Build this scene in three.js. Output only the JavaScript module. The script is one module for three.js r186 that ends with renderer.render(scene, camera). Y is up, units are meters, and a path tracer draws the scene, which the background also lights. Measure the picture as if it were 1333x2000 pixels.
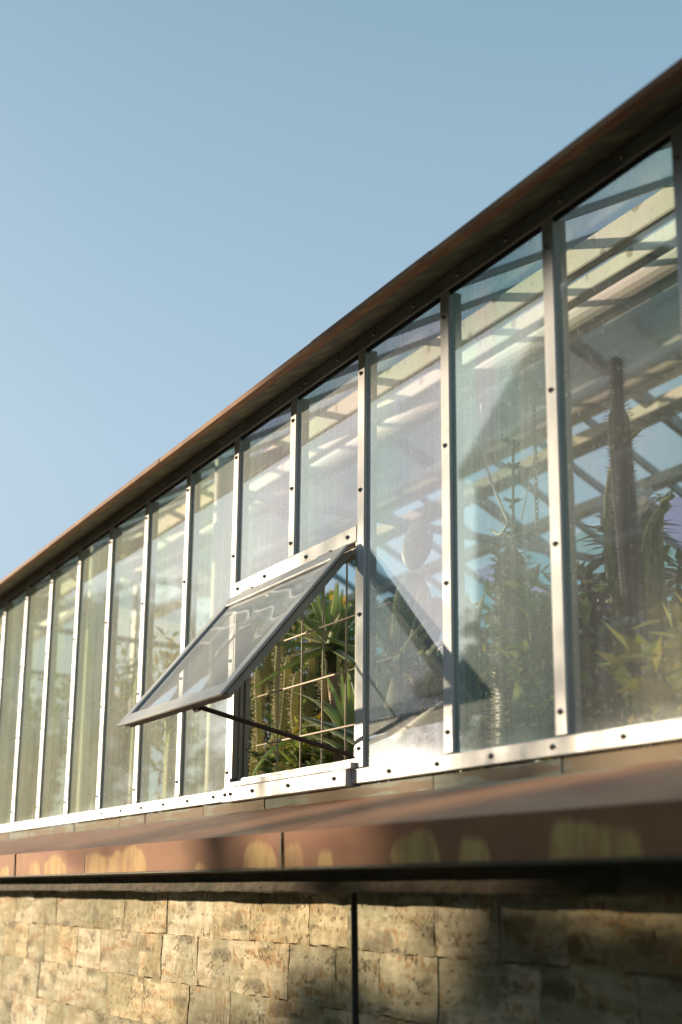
import * as THREE from 'three';
import { mergeGeometries } from 'three/addons/utils/BufferGeometryUtils.js';

// ---------------------------------------------------------------- camera, sky, sun, exposure
const EXPOSURE = 1.62;
const scene = new THREE.Scene();
const camera = new THREE.PerspectiveCamera(38.87, 682 / 1024, 0.05, 600);
{ // solved from the glazing bars: 0.55 deg of roll, 14.8 deg up, wall receding to the left
  const F = new THREE.Vector3(-0.86775067, 0.25535893, -0.4263808), U = new THREE.Vector3(0.22491263, 0.96680115, 0.12128413), R = new THREE.Vector3().crossVectors(F, U);
  camera.position.set(0, 1.55, 2.27);
  camera.quaternion.setFromRotationMatrix(new THREE.Matrix4().makeBasis(R, U, F.clone().negate()));
}
camera.focus = 5.7; camera.userData.fStop = 1.7;
const SUN = new THREE.Vector3(-1.76, 0.15, 1).normalize();
{ // clear evening sky: paler towards the horizon, a wide glow round the low sun
  const W = 512, H = 256, d = new Float32Array(W * H * 4);
  const stops = [[-90, .10, .10, .08], [-4, .16, .16, .13], [0, .36, .46, .56], [10, .35, .50, .635], [17, .335, .49, .635], [25, .275, .43, .565], [34, .215, .365, .48], [55, .15, .28, .40], [90, .11, .22, .34]];
  for (let j = 0; j < H; j++) for (let i = 0; i < W; i++) {
    const el = ((j + .5) / H - .5) * 180, az = ((i + .5) / W - .5) * 2 * Math.PI, e = el * Math.PI / 180;
    let k = 0; while (k < stops.length - 2 && el > stops[k + 1][0]) k++;
    const a = stops[k], b = stops[k + 1], t = THREE.MathUtils.clamp((el - a[0]) / (b[0] - a[0]), 0, 1);
    const c = Math.cos(e) * Math.cos(az) * SUN.x + Math.sin(e) * SUN.y + Math.cos(e) * Math.sin(az) * SUN.z, ang = Math.acos(Math.min(1, c)) * 180 / Math.PI;
    const glow = el > -2 ? 2.1 * Math.exp(-ang / 12) : 0, o = (j * W + i) * 4;
    [1, .92, .78].forEach((w, c) => { d[o + c] = (a[c + 1] + (b[c + 1] - a[c + 1]) * t) * [.745, .715, .695][c] + glow * w; }); d[o + 3] = 1;
  }
  const sky = new THREE.DataTexture(d, W, H, THREE.RGBAFormat, THREE.FloatType);
  sky.mapping = THREE.EquirectangularReflectionMapping; sky.magFilter = sky.minFilter = THREE.LinearFilter; sky.colorSpace = THREE.LinearSRGBColorSpace; sky.needsUpdate = true;
  scene.background = sky; scene.environment = sky;
}
const sun = new THREE.DirectionalLight(new THREE.Color().setRGB(1, .83, .60), 5);
sun.position.copy(SUN).multiplyScalar(60).add(new THREE.Vector3(-6, 2, 0)); sun.target.position.set(-6, 2, 0);
sun.castShadow = true; sun.shadow.radius = 1.2; sun.shadow.mapSize.set(4096, 4096);
Object.assign(sun.shadow.camera, { left: -40, right: 40, top: 20, bottom: -20, near: 1, far: 160 });
scene.add(sun, sun.target);

// ---------------------------------------------------------------- helpers
const V = (x, y, z) => new THREE.Vector3(x, y, z);
const clamp = THREE.MathUtils.clamp, lerp = THREE.MathUtils.lerp, smooth = (a, b, x) => { const t = clamp((x - a) / (b - a), 0, 1); return t * t * (3 - 2 * t); };
function rng(seed) { let s = seed >>> 0; return () => { s = (s + 0x6D2B79F5) | 0; let t = Math.imul(s ^ (s >>> 15), 1 | s); t = (t + Math.imul(t ^ (t >>> 7), 61 | t)) ^ t; return ((t ^ (t >>> 14)) >>> 0) / 4294967296; }; }
const hash = (x, y, s) => { let h = Math.imul(x, 374761393) + Math.imul(y, 668265263) + Math.imul(s, 2147483647 ^ 0x5bd1e995); h = Math.imul(h ^ (h >>> 13), 1274126177); return ((h ^ (h >>> 16)) >>> 0) / 4294967296; };
function vnoise(u, v, px, py, s) { // tiling value noise, px x py cells over the unit square
  const x = u * px, y = v * py, ix = Math.floor(x), iy = Math.floor(y), fx = x - ix, fy = y - iy, a = fx * fx * (3 - 2 * fx), b = fy * fy * (3 - 2 * fy);
  const m = (n, p) => ((n % p) + p) % p, x0 = m(ix, px), x1 = m(ix + 1, px), y0 = m(iy, py), y1 = m(iy + 1, py);
  return lerp(lerp(hash(x0, y0, s), hash(x1, y0, s), a), lerp(hash(x0, y1, s), hash(x1, y1, s), a), b);
}
function fbm(u, v, px, py, s, oct = 4) { let r = 0, a = .5, n = 0; for (let i = 0; i < oct; i++) { r += a * vnoise(u, v, px << i, py << i, s + i); n += a; a *= .5; } return r / n; }
function tex(w, h, fn, srgb) {
  const d = new Uint8Array(w * h * 4);
  for (let j = 0; j < h; j++) for (let i = 0; i < w; i++) { const c = fn((i + .5) / w, (j + .5) / h), o = (j * w + i) * 4; for (let k = 0; k < 3; k++) { let x = clamp(Array.isArray(c) ? c[k] : c, 0, 1); if (srgb) x = x <= .0031308 ? 12.92 * x : 1.055 * Math.pow(x, 1 / 2.4) - .055; d[o + k] = x * 255; } d[o + 3] = 255; }
  const t = new THREE.DataTexture(d, w, h); t.wrapS = t.wrapT = THREE.RepeatWrapping; t.magFilter = THREE.LinearFilter; t.minFilter = THREE.LinearFilter; if (srgb) t.colorSpace = THREE.SRGBColorSpace; t.needsUpdate = true; return t;
}
const mix3 = (a, b, t) => [lerp(a[0], b[0], t), lerp(a[1], b[1], t), lerp(a[2], b[2], t)];
const used = new Map();
function numbered(n) { const k = used.get(n) ?? 0; used.set(n, k + 1); return k ? n + '_' + String(k).padStart(3, '0') : n; }
function tag(o, label, category, group) { o.userData.label = label; o.userData.category = category; if (group) o.userData.group = group; return o; }
function thing(name, label, category, [x, y, z] = [0, 0, 0], group) { const o = new THREE.Group(); o.name = numbered(name); o.position.set(x, y, z); scene.add(o); return tag(o, label, category, group); }
function mesh(name, g, m, parent) { const o = new THREE.Mesh(g, m); o.name = numbered(name); o.castShadow = o.receiveShadow = true; (parent ?? scene).add(o); return o; }
// a box between two corners with chamfered long edges and uv in metres
function box(x0, y0, z0, x1, y1, z1, c = 0) {
  let g;
  const w = x1 - x0, h = y1 - y0, d = z1 - z0;
  if (c > 0) { // chamfer the four edges along the longest axis by extruding an octagon
    const L = Math.max(w, h, d), sh = new THREE.Shape(), [a, b] = L === w ? [d, h] : L === h ? [w, d] : [w, h];
    const A = a / 2, B = b / 2;
    sh.moveTo(-A + c, -B); sh.lineTo(A - c, -B); sh.lineTo(A, -B + c); sh.lineTo(A, B - c); sh.lineTo(A - c, B); sh.lineTo(-A + c, B); sh.lineTo(-A, B - c); sh.lineTo(-A, -B + c); sh.closePath();
    g = new THREE.ExtrudeGeometry(sh, { depth: L, bevelEnabled: false }); g.translate(0, 0, -L / 2);
    if (L === w) g.rotateY(Math.PI / 2); else if (L === h) g.rotateX(-Math.PI / 2);
  } else g = new THREE.BoxGeometry(w, h, d).toNonIndexed();
  g.translate((x0 + x1) / 2, (y0 + y1) / 2, (z0 + z1) / 2);
  return metreUV(g);
}
function metreUV(g, ox = 0, oy = 0) { // box mapping, 1 uv = 1 m
  if (g.index) g = g.toNonIndexed();
  const p = g.attributes.position, uv = new Float32Array(p.count * 2); g.computeVertexNormals(); const n = g.attributes.normal;
  for (let i = 0; i < p.count; i++) {
    const a = Math.abs(n.getX(i)), b = Math.abs(n.getY(i)), c = Math.abs(n.getZ(i)), x = p.getX(i), y = p.getY(i), z = p.getZ(i);
    const [u, v] = c >= a && c >= b ? [x, y] : b >= a ? [x, z] : [z, y]; uv[i * 2] = u + ox; uv[i * 2 + 1] = v + oy;
  }
  g.setAttribute('uv', new THREE.BufferAttribute(uv, 2)); return g;
}
class MB { // mesh builder with vertex colours
  constructor() { this.p = []; this.c = []; this.i = []; }
  v(p, c) { this.p.push(p.x, p.y, p.z); this.c.push(c[0], c[1], c[2]); return this.p.length / 3 - 1; }
  tri(a, b, c) { this.i.push(a, b, c); }
  quad(a, b, c, d) { this.i.push(a, b, c, a, c, d); }
  tube(pts, rad, n, colour, cap = true) { // pts: Vector3[], rad(t, angle), colour(t, angle)
    const rows = []; let ref = V(0.3, .1, 1).normalize();
    for (let k = 0; k < pts.length; k++) {
      const T = pts[Math.min(k + 1, pts.length - 1)].clone().sub(pts[Math.max(k - 1, 0)]).normalize();
      ref.addScaledVector(T, -ref.dot(T)); if (ref.lengthSq() < 1e-6) ref.set(1, 0, 0).addScaledVector(T, -T.x); ref.normalize();
      const B = T.clone().cross(ref), t = k / (pts.length - 1), row = [];
      for (let j = 0; j < n; j++) { const a = j / n * 2 * Math.PI, r = rad(t, a); row.push(this.v(pts[k].clone().addScaledVector(ref, Math.cos(a) * r).addScaledVector(B, Math.sin(a) * r), colour(t, a))); }
      rows.push(row);
    }
    for (let k = 0; k + 1 < rows.length; k++) for (let j = 0; j < n; j++) this.quad(rows[k][j], rows[k][(j + 1) % n], rows[k + 1][(j + 1) % n], rows[k + 1][j]);
    if (cap) { const e = this.v(pts[pts.length - 1], colour(1, 0)); for (let j = 0; j < n; j++) this.tri(rows[rows.length - 1][j], rows[rows.length - 1][(j + 1) % n], e); }
    return rows;
  }
  spike(p, dir, len, w, c) { // a thin three-sided thorn
    const d = dir.clone().normalize(), a = V(d.y, d.z, d.x).cross(d).normalize(), b = d.clone().cross(a), k = [];
    for (let j = 0; j < 3; j++) k.push(this.v(p.clone().addScaledVector(a, Math.cos(j * 2.094) * w).addScaledVector(b, Math.sin(j * 2.094) * w), c));
    const e = this.v(p.clone().addScaledVector(d, len), c); this.tri(k[0], k[1], e); this.tri(k[1], k[2], e); this.tri(k[2], k[0], e);
  }
  leaf(p, dir, up, len, w, c, fold = .25, droop = .15) { // folded pointed leaf, 4 triangles
    const d = dir.clone().normalize(), s = d.clone().cross(up).normalize(), n = s.clone().cross(d);
    const a = this.v(p, c), m = this.v(p.clone().addScaledVector(d, len * .5).addScaledVector(n, -w * fold), c), l = this.v(p.clone().addScaledVector(d, len * .45).addScaledVector(s, w), c), r = this.v(p.clone().addScaledVector(d, len * .45).addScaledVector(s, -w), c);
    const e = this.v(p.clone().addScaledVector(d, len).addScaledVector(n, -len * droop), c);
    this.tri(a, m, l); this.tri(a, r, m); this.tri(l, m, e); this.tri(m, r, e);
  }
  geo() {
    const g = new THREE.BufferGeometry(); g.setAttribute('position', new THREE.Float32BufferAttribute(this.p, 3)); g.setAttribute('color', new THREE.Float32BufferAttribute(this.c, 3)); g.setIndex(this.i); g.computeVertexNormals(); return g;
  }
  build(name, m, parent) { return mesh(name, this.geo(), m, parent); }
}
const curve = (pts, n) => new THREE.CatmullRomCurve3(pts).getPoints(n);
const jit = (c, r, k = .25) => { const f = 1 + (r() - .5) * 2 * k; return [c[0] * f * (1 + (r() - .5) * k), c[1] * f, c[2] * f * (1 + (r() - .5) * k)]; };

// ---------------------------------------------------------------- materials
const S = (o) => new THREE.MeshStandardMaterial(o), P = (o) => new THREE.MeshPhysicalMaterial(o);
const aluTex = tex(512, 512, (u, v) => { const s = fbm(u, v, 96, 3, 5, 3), b = fbm(u, v, 5, 5, 9, 5), d = smooth(.62, .8, fbm(u, v, 14, 4, 19, 4)); const k = .54 + .09 * (s - .5) + .14 * (b - .5); return mix3([k, k * .985, k * .96], [.50, .44, .34], d * .35); }, true);
const aluRough = tex(256, 256, (u, v) => .36 + .3 * fbm(u, v, 12, 8, 3, 4));
const grimShadeTex = tex(512, 512, (u, v) => { const b = fbm(u, v, 6, 6, 29, 5), s = fbm(u, v, 70, 4, 33, 3); const k = .33 + .2 * (b - .5) + .1 * (s - .5); return [k, k * .97, k * .86]; }, true);
const M = {
  alu: S({ map: aluTex, roughnessMap: aluRough, roughness: 1, metalness: .1 }),
  jamb: S({ map: grimShadeTex, roughness: .5, metalness: .5 }),
  bolt: S({ color: new THREE.Color().setRGB(.30, .26, .22), roughness: .42, metalness: .7 }),
  rubber: S({ color: new THREE.Color().setRGB(.02, .02, .018), roughness: .7 }),
  rod: S({ color: new THREE.Color().setRGB(.075, .045, .03), roughness: .6, metalness: .2 }),
  grid: S({ color: new THREE.Color().setRGB(.58, .46, .34), roughness: .65, metalness: .15 }),
  cable: S({ color: new THREE.Color().setRGB(.03, .026, .018), roughness: .7 }),
  veg: S({ vertexColors: true, roughness: .55, side: THREE.DoubleSide }),
  skin: S({ vertexColors: true, roughness: .42, side: THREE.DoubleSide }),
  leaf: P({ vertexColors: true, roughness: .95, transmission: .5, thickness: 0, side: THREE.DoubleSide, specularIntensity: .6 }),
  flesh: P({ vertexColors: true, roughness: .9, transmission: .6, thickness: 0, side: THREE.DoubleSide, specularIntensity: .8 }),
  bark: S({ vertexColors: true, roughness: .9 }),
  white: S({ color: new THREE.Color().setRGB(.78, .78, .74), roughness: .6 }),
  steel: S({ color: new THREE.Color().setRGB(.34, .36, .36), roughness: .45, metalness: .35 }),
};
for (const k of ['alu', 'jamb']) { M[k].map.repeat.set(1, 1); }
// cream paint on timber purlins, worn
M.cloth = P({ color: new THREE.Color().setRGB(.78, .76, .68), roughness: .95, transmission: .35, thickness: 0, side: THREE.DoubleSide });
M.dull = S({ map: grimShadeTex, color: 0xffffff, roughness: .55, metalness: .1 });  // darker copy of the bar aluminium: eave shade painted into the head rail
M.cream = S({ map: tex(512, 256, (u, v) => { const b = fbm(u, v, 6, 10, 41, 5), w = smooth(.66, .74, fbm(u, v, 20, 10, 45, 4)); return mix3(mix3([.80, .72, .55], [.90, .84, .69], b), [.30, .22, .14], w * .7); }, true), roughness: .7 });
M.creamPipe = S({ map: tex(256, 256, (u, v) => { const b = fbm(u, v, 4, 4, 47, 5); return mix3([.60, .55, .44], [.74, .70, .60], b); }, true), roughness: .5 });
// mottled soffit
M.soffit = S({ map: tex(512, 512, (u, v) => { const a = fbm(u, v, 24, 24, 51, 4), s = fbm(u, v, 60, 6, 53, 3), y = smooth(.55, .75, fbm(u, v, 14, 14, 57, 4)); return mix3(mix3([.06, .052, .032], [.17, .15, .10], a * .6 + s * .4), [.24, .21, .10], y * .55); }, true), roughness: .8 });
// weathered copper
const copperAt = (u, v, px) => { const b = fbm(u, v, px, 3, 61, 5), s = fbm(u, v, px * 10, 2, 67, 3), r = smooth(.5, .75, fbm(u, v, px * 2, 4, 71, 4)); return mix3(mix3([.26, .105, .052], [.48, .225, .105], b * .7 + s * .3), [.30, .095, .055], r * .65); };
M.copperSlope = P({ map: tex(1024, 256, (u, v) => { const c = copperAt(u, v, 10), pale = smooth(.80, .97, v + .12 * (fbm(u, v, 40, 4, 73, 3) - .5)); return mix3(c, [.40, .37, .27], pale * .8 * smooth(.35, .6, fbm(u, .5, 14, 2, 75, 3))); }, true), roughness: .5, metalness: 0, specularIntensity: 1 });
const STAINS = [[-9.1, .2, .5], [-8.4, .35, .8], [-7.75, .16, .9], [-7.3, .10, .55], [-6.75, .10, .6], [-6.42, .17, .9], [-6.30, .08, .6], [-5.72, .26, .85], [-5.40, .24, .95], [-4.62, .06, .3], [-4.13, .14, .85], [-3.90, .08, .7], [-3.68, .05, .5], [-3.18, .13, .92], [-2.90, .07, .7], [-2.50, .10, .82], [-2.37, .09, .75], [-1.6, .2, .8]];
M.copperFascia = P({ map: tex(2048, 96, (u, v) => { // u spans 10 m from x = -11
  const x = -11 + 10 * u, c = copperAt(u, v * .4, 14); let k = 0, rim = 0;
  const comb = (fbm(u, .3, 420, 2, 81, 2) - .5) * .16 + (fbm(u, .6, 60, 2, 82, 3) - .5) * .55;
  for (const [cx, w, h] of STAINS) { const d = Math.abs(x - cx) / w; if (d < 1.15) { const top = h * Math.pow(Math.max(0, 1.0 - d ** 4), .5) + comb - .02; k = Math.max(k, smooth(-.02, .22, top - v) * smooth(1.02, .85, d + .25 * (fbm(u, v, 120, 4, 85, 2) - .5))); rim = Math.max(rim, smooth(-.14, 0, top - v)); } }
  const streak = fbm(u, v * .5, 500, 2, 83, 3);
  return mix3(c, mix3([.50, .26, .075], [.74, .49, .20], streak), k * (.45 + .5 * smooth(.25, .5, fbm(u, v * .3, 160, 2, 87, 3))));
}, true), roughness: .8, metalness: 0, specularIntensity: .4 });
M.flash = P({ map: tex(1024, 64, (u, v) => { const b = smooth(.42, .58, fbm(u, v, 16, 2, 91, 4)), s = fbm(u, v, 80, 2, 93, 3); return mix3(mix3([.24, .26, .21], [.36, .35, .28], s), [.24, .13, .06], b * .6); }, true), roughness: .85, specularIntensity: .3 });
M.copperEdge = P({ map: tex(1024, 64, (u, v) => { const c = copperAt(u, v, 24), y = smooth(.5, .66, fbm(u, v, 40, 2, 97, 4)); return mix3(mix3(c, [.16, .085, .05], .6), [.36, .20, .085], y * .6); }, true), roughness: .75, specularIntensity: .4 });
// tufa blocks: warm white, pitted in level bands, ochre and lichen stains
const tufaBand = (u, v) => fbm(u + .02 * fbm(u, v, 8, 8, 111, 2), v, 4, 30, 113, 5);
const tufaPit = (u, v) => smooth(.58, .78, .62 * fbm(u, v, 40, 90, 117, 5) + .38 * tufaBand(u, v));
M.stone = S({
  map: tex(1024, 1024, (u, v) => {
    const g = smooth(.2, .8, .5 * fbm(u, v, 24, 40, 101, 5) + .5 * fbm(u, v, 5, 46, 103, 4)), pit = tufaPit(u, v), oc = smooth(.53, .66, fbm(u, v, 7, 26, 119, 5)) * smooth(.35, .6, fbm(u, v, 60, 24, 121, 3)), li = smooth(.54, .64, fbm(u, v, 3, 5, 123, 6)), dk = smooth(.60, .72, fbm(u, v, 5, 12, 125, 6));
    let c = mix3([.46, .38, .23], [.84, .75, .56], g); c = mix3(c, [.46, .25, .08], oc * .8); c = mix3(c, [.24, .24, .12], li * .45); c = mix3(c, [.13, .11, .06], dk * .6); return mix3(c, [.17, .12, .06], pit * .6);
  }, true),
  bumpMap: tex(1024, 1024, (u, v) => .6 + .35 * (fbm(u, v, 26, 44, 127, 5) - .5) + .3 * (fbm(u, v, 4, 34, 129, 3) - .5) - .5 * tufaPit(u, v)), bumpScale: .010, roughness: .92,
});
const STONES = [[1, 1, 1], [.86, .84, .80], [.95, .88, .74], [.76, .77, .70], [1, .95, .86]].map((c) => { const m = M.stone.clone(); m.color.setRGB(...c); return m; });
M.mortar = S({ map: tex(256, 256, (u, v) => { const g = fbm(u, v, 30, 30, 131, 4); return [.34 * g + .12, .29 * g + .10, .19 * g + .06]; }, true), roughness: 1 });
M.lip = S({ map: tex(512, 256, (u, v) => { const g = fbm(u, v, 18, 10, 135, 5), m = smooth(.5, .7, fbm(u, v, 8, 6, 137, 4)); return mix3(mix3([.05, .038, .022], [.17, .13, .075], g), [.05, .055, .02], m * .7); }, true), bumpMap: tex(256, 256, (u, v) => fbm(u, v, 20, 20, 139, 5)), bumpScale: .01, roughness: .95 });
M.soil = S({ map: tex(512, 512, (u, v) => { const g = fbm(u, v, 40, 40, 141, 5); return mix3([.05, .035, .02], [.22, .16, .10], g); }, true), roughness: 1 });
M.gravel = S({ map: tex(512, 512, (u, v) => { const g = fbm(u, v, 60, 60, 145, 4); return mix3([.07, .055, .035], [.20, .17, .12], g); }, true), roughness: 1 });
M.grass = S({ map: tex(512, 512, (u, v) => { const g = fbm(u, v, 20, 20, 149, 5); return mix3([.04, .06, .018], [.11, .13, .04], g); }, true), roughness: 1 });

// glazing: three kinds of sheet. Dust and streaks thin the clear share, a faint interference layer tints the shine; mirrored-sky teal and lilac is painted into the colour map.
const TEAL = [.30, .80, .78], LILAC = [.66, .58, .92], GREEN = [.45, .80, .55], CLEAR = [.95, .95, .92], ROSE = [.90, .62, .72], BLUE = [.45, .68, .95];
function sheet(seed, dust, palette, tint, base = [.97, .97, .94], ior = 1.95) {
  const W = 192, H = 512;
  const filmSkySheen = (u, v) => { const t = clamp((u + .22 * (fbm(u, v, 2, 2, seed + 5, 3) - .5)) * palette.length, 0, palette.length - .001), k = Math.floor(t); return mix3(palette[k], palette[Math.min(k + 1, palette.length - 1)], smooth(.1, .9, t - k)); };
  const dirt = (u, v) => { const st = fbm(u, v, 60, 2, seed, 3), b = fbm(u, v, 4, 8, seed + 1, 5), sp = smooth(.74, .80, fbm(u, v, 70, 190, seed + 2, 2)), edge = Math.max(smooth(.965, .985, v + .02 * (st - .5)), smooth(.03, .0, v - .03 * b), smooth(.035, .0, u), smooth(.965, 1, u)); return clamp(dust * (.55 + .5 * st + .4 * b) + .22 * edge * b + .18 * sp, 0, 1); };
  return P({
    map: tex(W, H, (u, v) => { const m = smooth(.40, .56, fbm(u, v, 1, 2, seed + 7, 3) * .8 + .45 * (v - .35)); return mix3(base, filmSkySheen(u, v), tint * m); }, true), color: 0xffffff,  // reflected sky hues painted into the sheet colour, mostly towards the top
    transmission: 1, transmissionMap: tex(W, H, (u, v) => 1 - dirt(u, v)), thickness: 0, roughness: .03, ior, specularIntensity: 1, side: THREE.DoubleSide,
    specularColor: new THREE.Color(1, 1, 1), specularColorMap: tex(W, H, filmSkySheen, true), iridescence: 1, iridescenceIOR: 2.0, iridescenceThicknessRange: [100, 330],
  });
}
const PANES = [sheet(201, .28, [BLUE, TEAL, BLUE, LILAC], .14), sheet(211, .27, [TEAL, TEAL, LILAC, TEAL, CLEAR], .16, [.82, .95, .93], 2.25), sheet(221, .15, [TEAL, CLEAR, LILAC, CLEAR, CLEAR, GREEN], .12, [.95, .97, .93], 2.1), sheet(231, .36, [BLUE, GREEN, BLUE], .2, [.90, .94, .76], 1.7), sheet(241, .29, [BLUE, GREEN, CLEAR], .2, [.94, .96, .84], 1.6)];  // the teal base of the second sheet also stands for reflected sky
const ROOFPANES = [[.90, .90, .86], [.78, .89, .89], [.88, .84, .92], [.92, .90, .85], [.82, .88, .93]].map((c, i) => P({ color: new THREE.Color().setRGB(...c), transmission: .98, thickness: 0, roughness: .36, ior: 1.12, side: THREE.DoubleSide, name: 'roof glass ' + i }));
const FARPANES = [[.42, .80, .82], [.88, .66, .86], [.66, .86, .74], [.50, .74, .90]].map((c) => P({ color: new THREE.Color().setRGB(...c), transmission: .97, thickness: 0, roughness: .78, ior: 1.2, side: THREE.DoubleSide }));
const ACRYLIC = P({ color: new THREE.Color().setRGB(.74, .78, .80), transmission: .38, thickness: 0, roughness: .03, ior: 2.2, side: THREE.DoubleSide });

// ---------------------------------------------------------------- the greenhouse
const X0 = -3.2624, PITCH = 0.6, YB = 1.9695, YT = 3.486, MW = 0.028, EAST = -8, WEST = 20;
const bx = (i) => X0 - i * PITCH;
const house = thing('greenhouse', 'long aluminium framed greenhouse with cloudy iridescent panes and an open awning window', 'greenhouse');
const boltGeo = (() => { const g = new THREE.LatheGeometry([[0.0155, 0], [0.0155, .002], [.011, .003], [.011, .006], [.008, .0105], [.004, .0125], [0, .013]].map(([x, y]) => new THREE.Vector2(x * .56, y * .75)), 10); g.rotateX(Math.PI / 2); return g; })();
const bolt = (x, y, z, parent) => { const b = mesh('bolt', boltGeo, M.bolt, parent); b.position.set(x, y, z); return b; };
const barGeo = new Map();
function bar(i, y0, y1, bolts, z = 0) {
  const key = y0 + '/' + y1; if (!barGeo.has(key)) barGeo.set(key, box(-MW, y0, -.012, MW, y1, 0, .003));
  const b = mesh('glazing_bar', barGeo.get(key), M.alu, house); b.position.set(bx(i), 0, z);
  for (const y of bolts) bolt(-.002, y, 0, b);
  return b;
}
const webGeo = box(-.018, YB, -.056, .018, YT, -.0155);
const pane = (x0, x1, y0, y1, m, z = -.0135) => { const g = new THREE.PlaneGeometry(x1 - x0, y1 - y0); g.translate((x0 + x1) / 2, (y0 + y1) / 2, z); return mesh('pane', g, m, house); };
for (let i = EAST; i <= WEST; i++) {
  if (i === 3) { bar(3, 2.8335, YT - .002, [3.392, 3.108, 2.885]); mesh('inner_bar', box(bx(3) - .022, 2.84, -.062, bx(3) + .018, YT, -.0155), M.jamb, house); }
  else { bar(i, YB + .004, YT - .002, [3.398, 2.955, 2.502, 2.036]); const w = mesh('inner_bar', webGeo, M.jamb, house); w.position.x = bx(i); }
  if (i < WEST) {
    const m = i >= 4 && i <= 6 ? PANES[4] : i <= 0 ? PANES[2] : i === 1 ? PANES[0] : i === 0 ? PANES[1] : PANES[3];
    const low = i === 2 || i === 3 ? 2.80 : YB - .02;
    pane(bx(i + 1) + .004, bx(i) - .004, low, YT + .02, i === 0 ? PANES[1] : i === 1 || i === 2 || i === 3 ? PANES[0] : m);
  }
}
// sill rail in lengths, with the heavier piece under the window; head rail
for (const [a, b, z1, y0] of [[bx(WEST) - .1, -9.2, .002, 1.919], [-9.198, bx(4) + .012, .002, 1.919], [bx(4) + .0135, bx(2) - .052, .026, 1.912], [bx(2) - .05, .6, .002, 1.919], [.602, bx(EAST) + .1, .002, 1.919]]) {
  const r = mesh('sill_rail', box(a, y0, -.03, b, YB, z1, .003), M.alu, house);
  if (z1 > .01) for (const x of [-5.615, -5.555, -5.33, -4.99, -4.60]) bolt(x, 1.942, z1, r);
  else for (let k = -14; k < 42; k++) { const x = -2.989 - .313 * k; if (x > a + .02 && x < b - .02) bolt(x, 1.944, z1, r); }
}
for (const [a, b] of [[bx(WEST) - .1, -9.0], [-8.998, -4.965], [-4.963, -1.2], [-1.198, bx(EAST) + .1]]) {
  const r = mesh('head_rail', box(a, YT, -.03, b, 3.542, .003, .003), M.dull, house);
  for (let k = -16; k < 46; k++) { const x = -4.94 - .293 * k; if (x > a + .02 && x < b - .02) bolt(x, 3.513, .003, r); }
  bolt(b - .03, 3.513, .003, r);
}
mesh('glazing_strip', box(bx(WEST), YT - .012, -.0165, bx(EAST), YT - .0005, -.006), M.rubber, house);
// window opening: transom, sill, grooved jambs
{
  const L = bx(4) + MW, Rr = bx(2) - MW;
  const t = mesh('transom', box(L + .001, 2.771, -.03, Rr - .001, 2.832, .002, .003), M.alu, house);
  for (const x of [-5.60, -5.315, -4.915, -4.56]) bolt(x, 2.80, .002, t);
  mesh('window_sill', mergeGeometries([box(L + .002, YB + .0005, -.075, Rr - .002, 1.992, .018, .003), box(L + .002, 1.9925, -.075, Rr - .002, 2.010, -.03)]), M.alu, house);
  const jambs = [];
  for (const [z0, z1, d] of [[-.028, -.002, .012], [-.040, -.0285, .022], [-.050, -.0405, .014], [-.070, -.0505, .026]]) { jambs.push(box(L - .004, 2.011, z0, L + d, 2.77, z1)); }
  const jl = mesh('jamb', mergeGeometries(jambs), M.jamb, house); bolt(0, 0, 0, jl).position.set(L + .026, 2.13, -.060); jl.children[0].rotation.y = Math.PI / 2; jl.children[0].scale.setScalar(.7);
  mesh('jamb', mergeGeometries([box(Rr - .012, 2.011, -.075, Rr + .004, 2.77, -.002)]), M.jamb, house);
  mesh('window_head', box(L + .03, 2.745, -.075, Rr - .022, 2.7705, -.031), M.jamb, house);
}
// wire grid behind the opening
for (const x of [-5.478, -5.25, -5.054, -4.852, -4.645]) { const g = new THREE.CylinderGeometry(.004, .004, .80, 8); g.translate(x, 2.40, -.142); mesh('grid_bar', g, M.grid, house); }
for (const y of [2.154, 2.360, 2.560]) { const g = new THREE.CylinderGeometry(.004, .004, 1.20, 8); g.rotateZ(Math.PI / 2); g.translate(-5.07, y, -.131); mesh('grid_bar', g, M.grid, house); }
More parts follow.
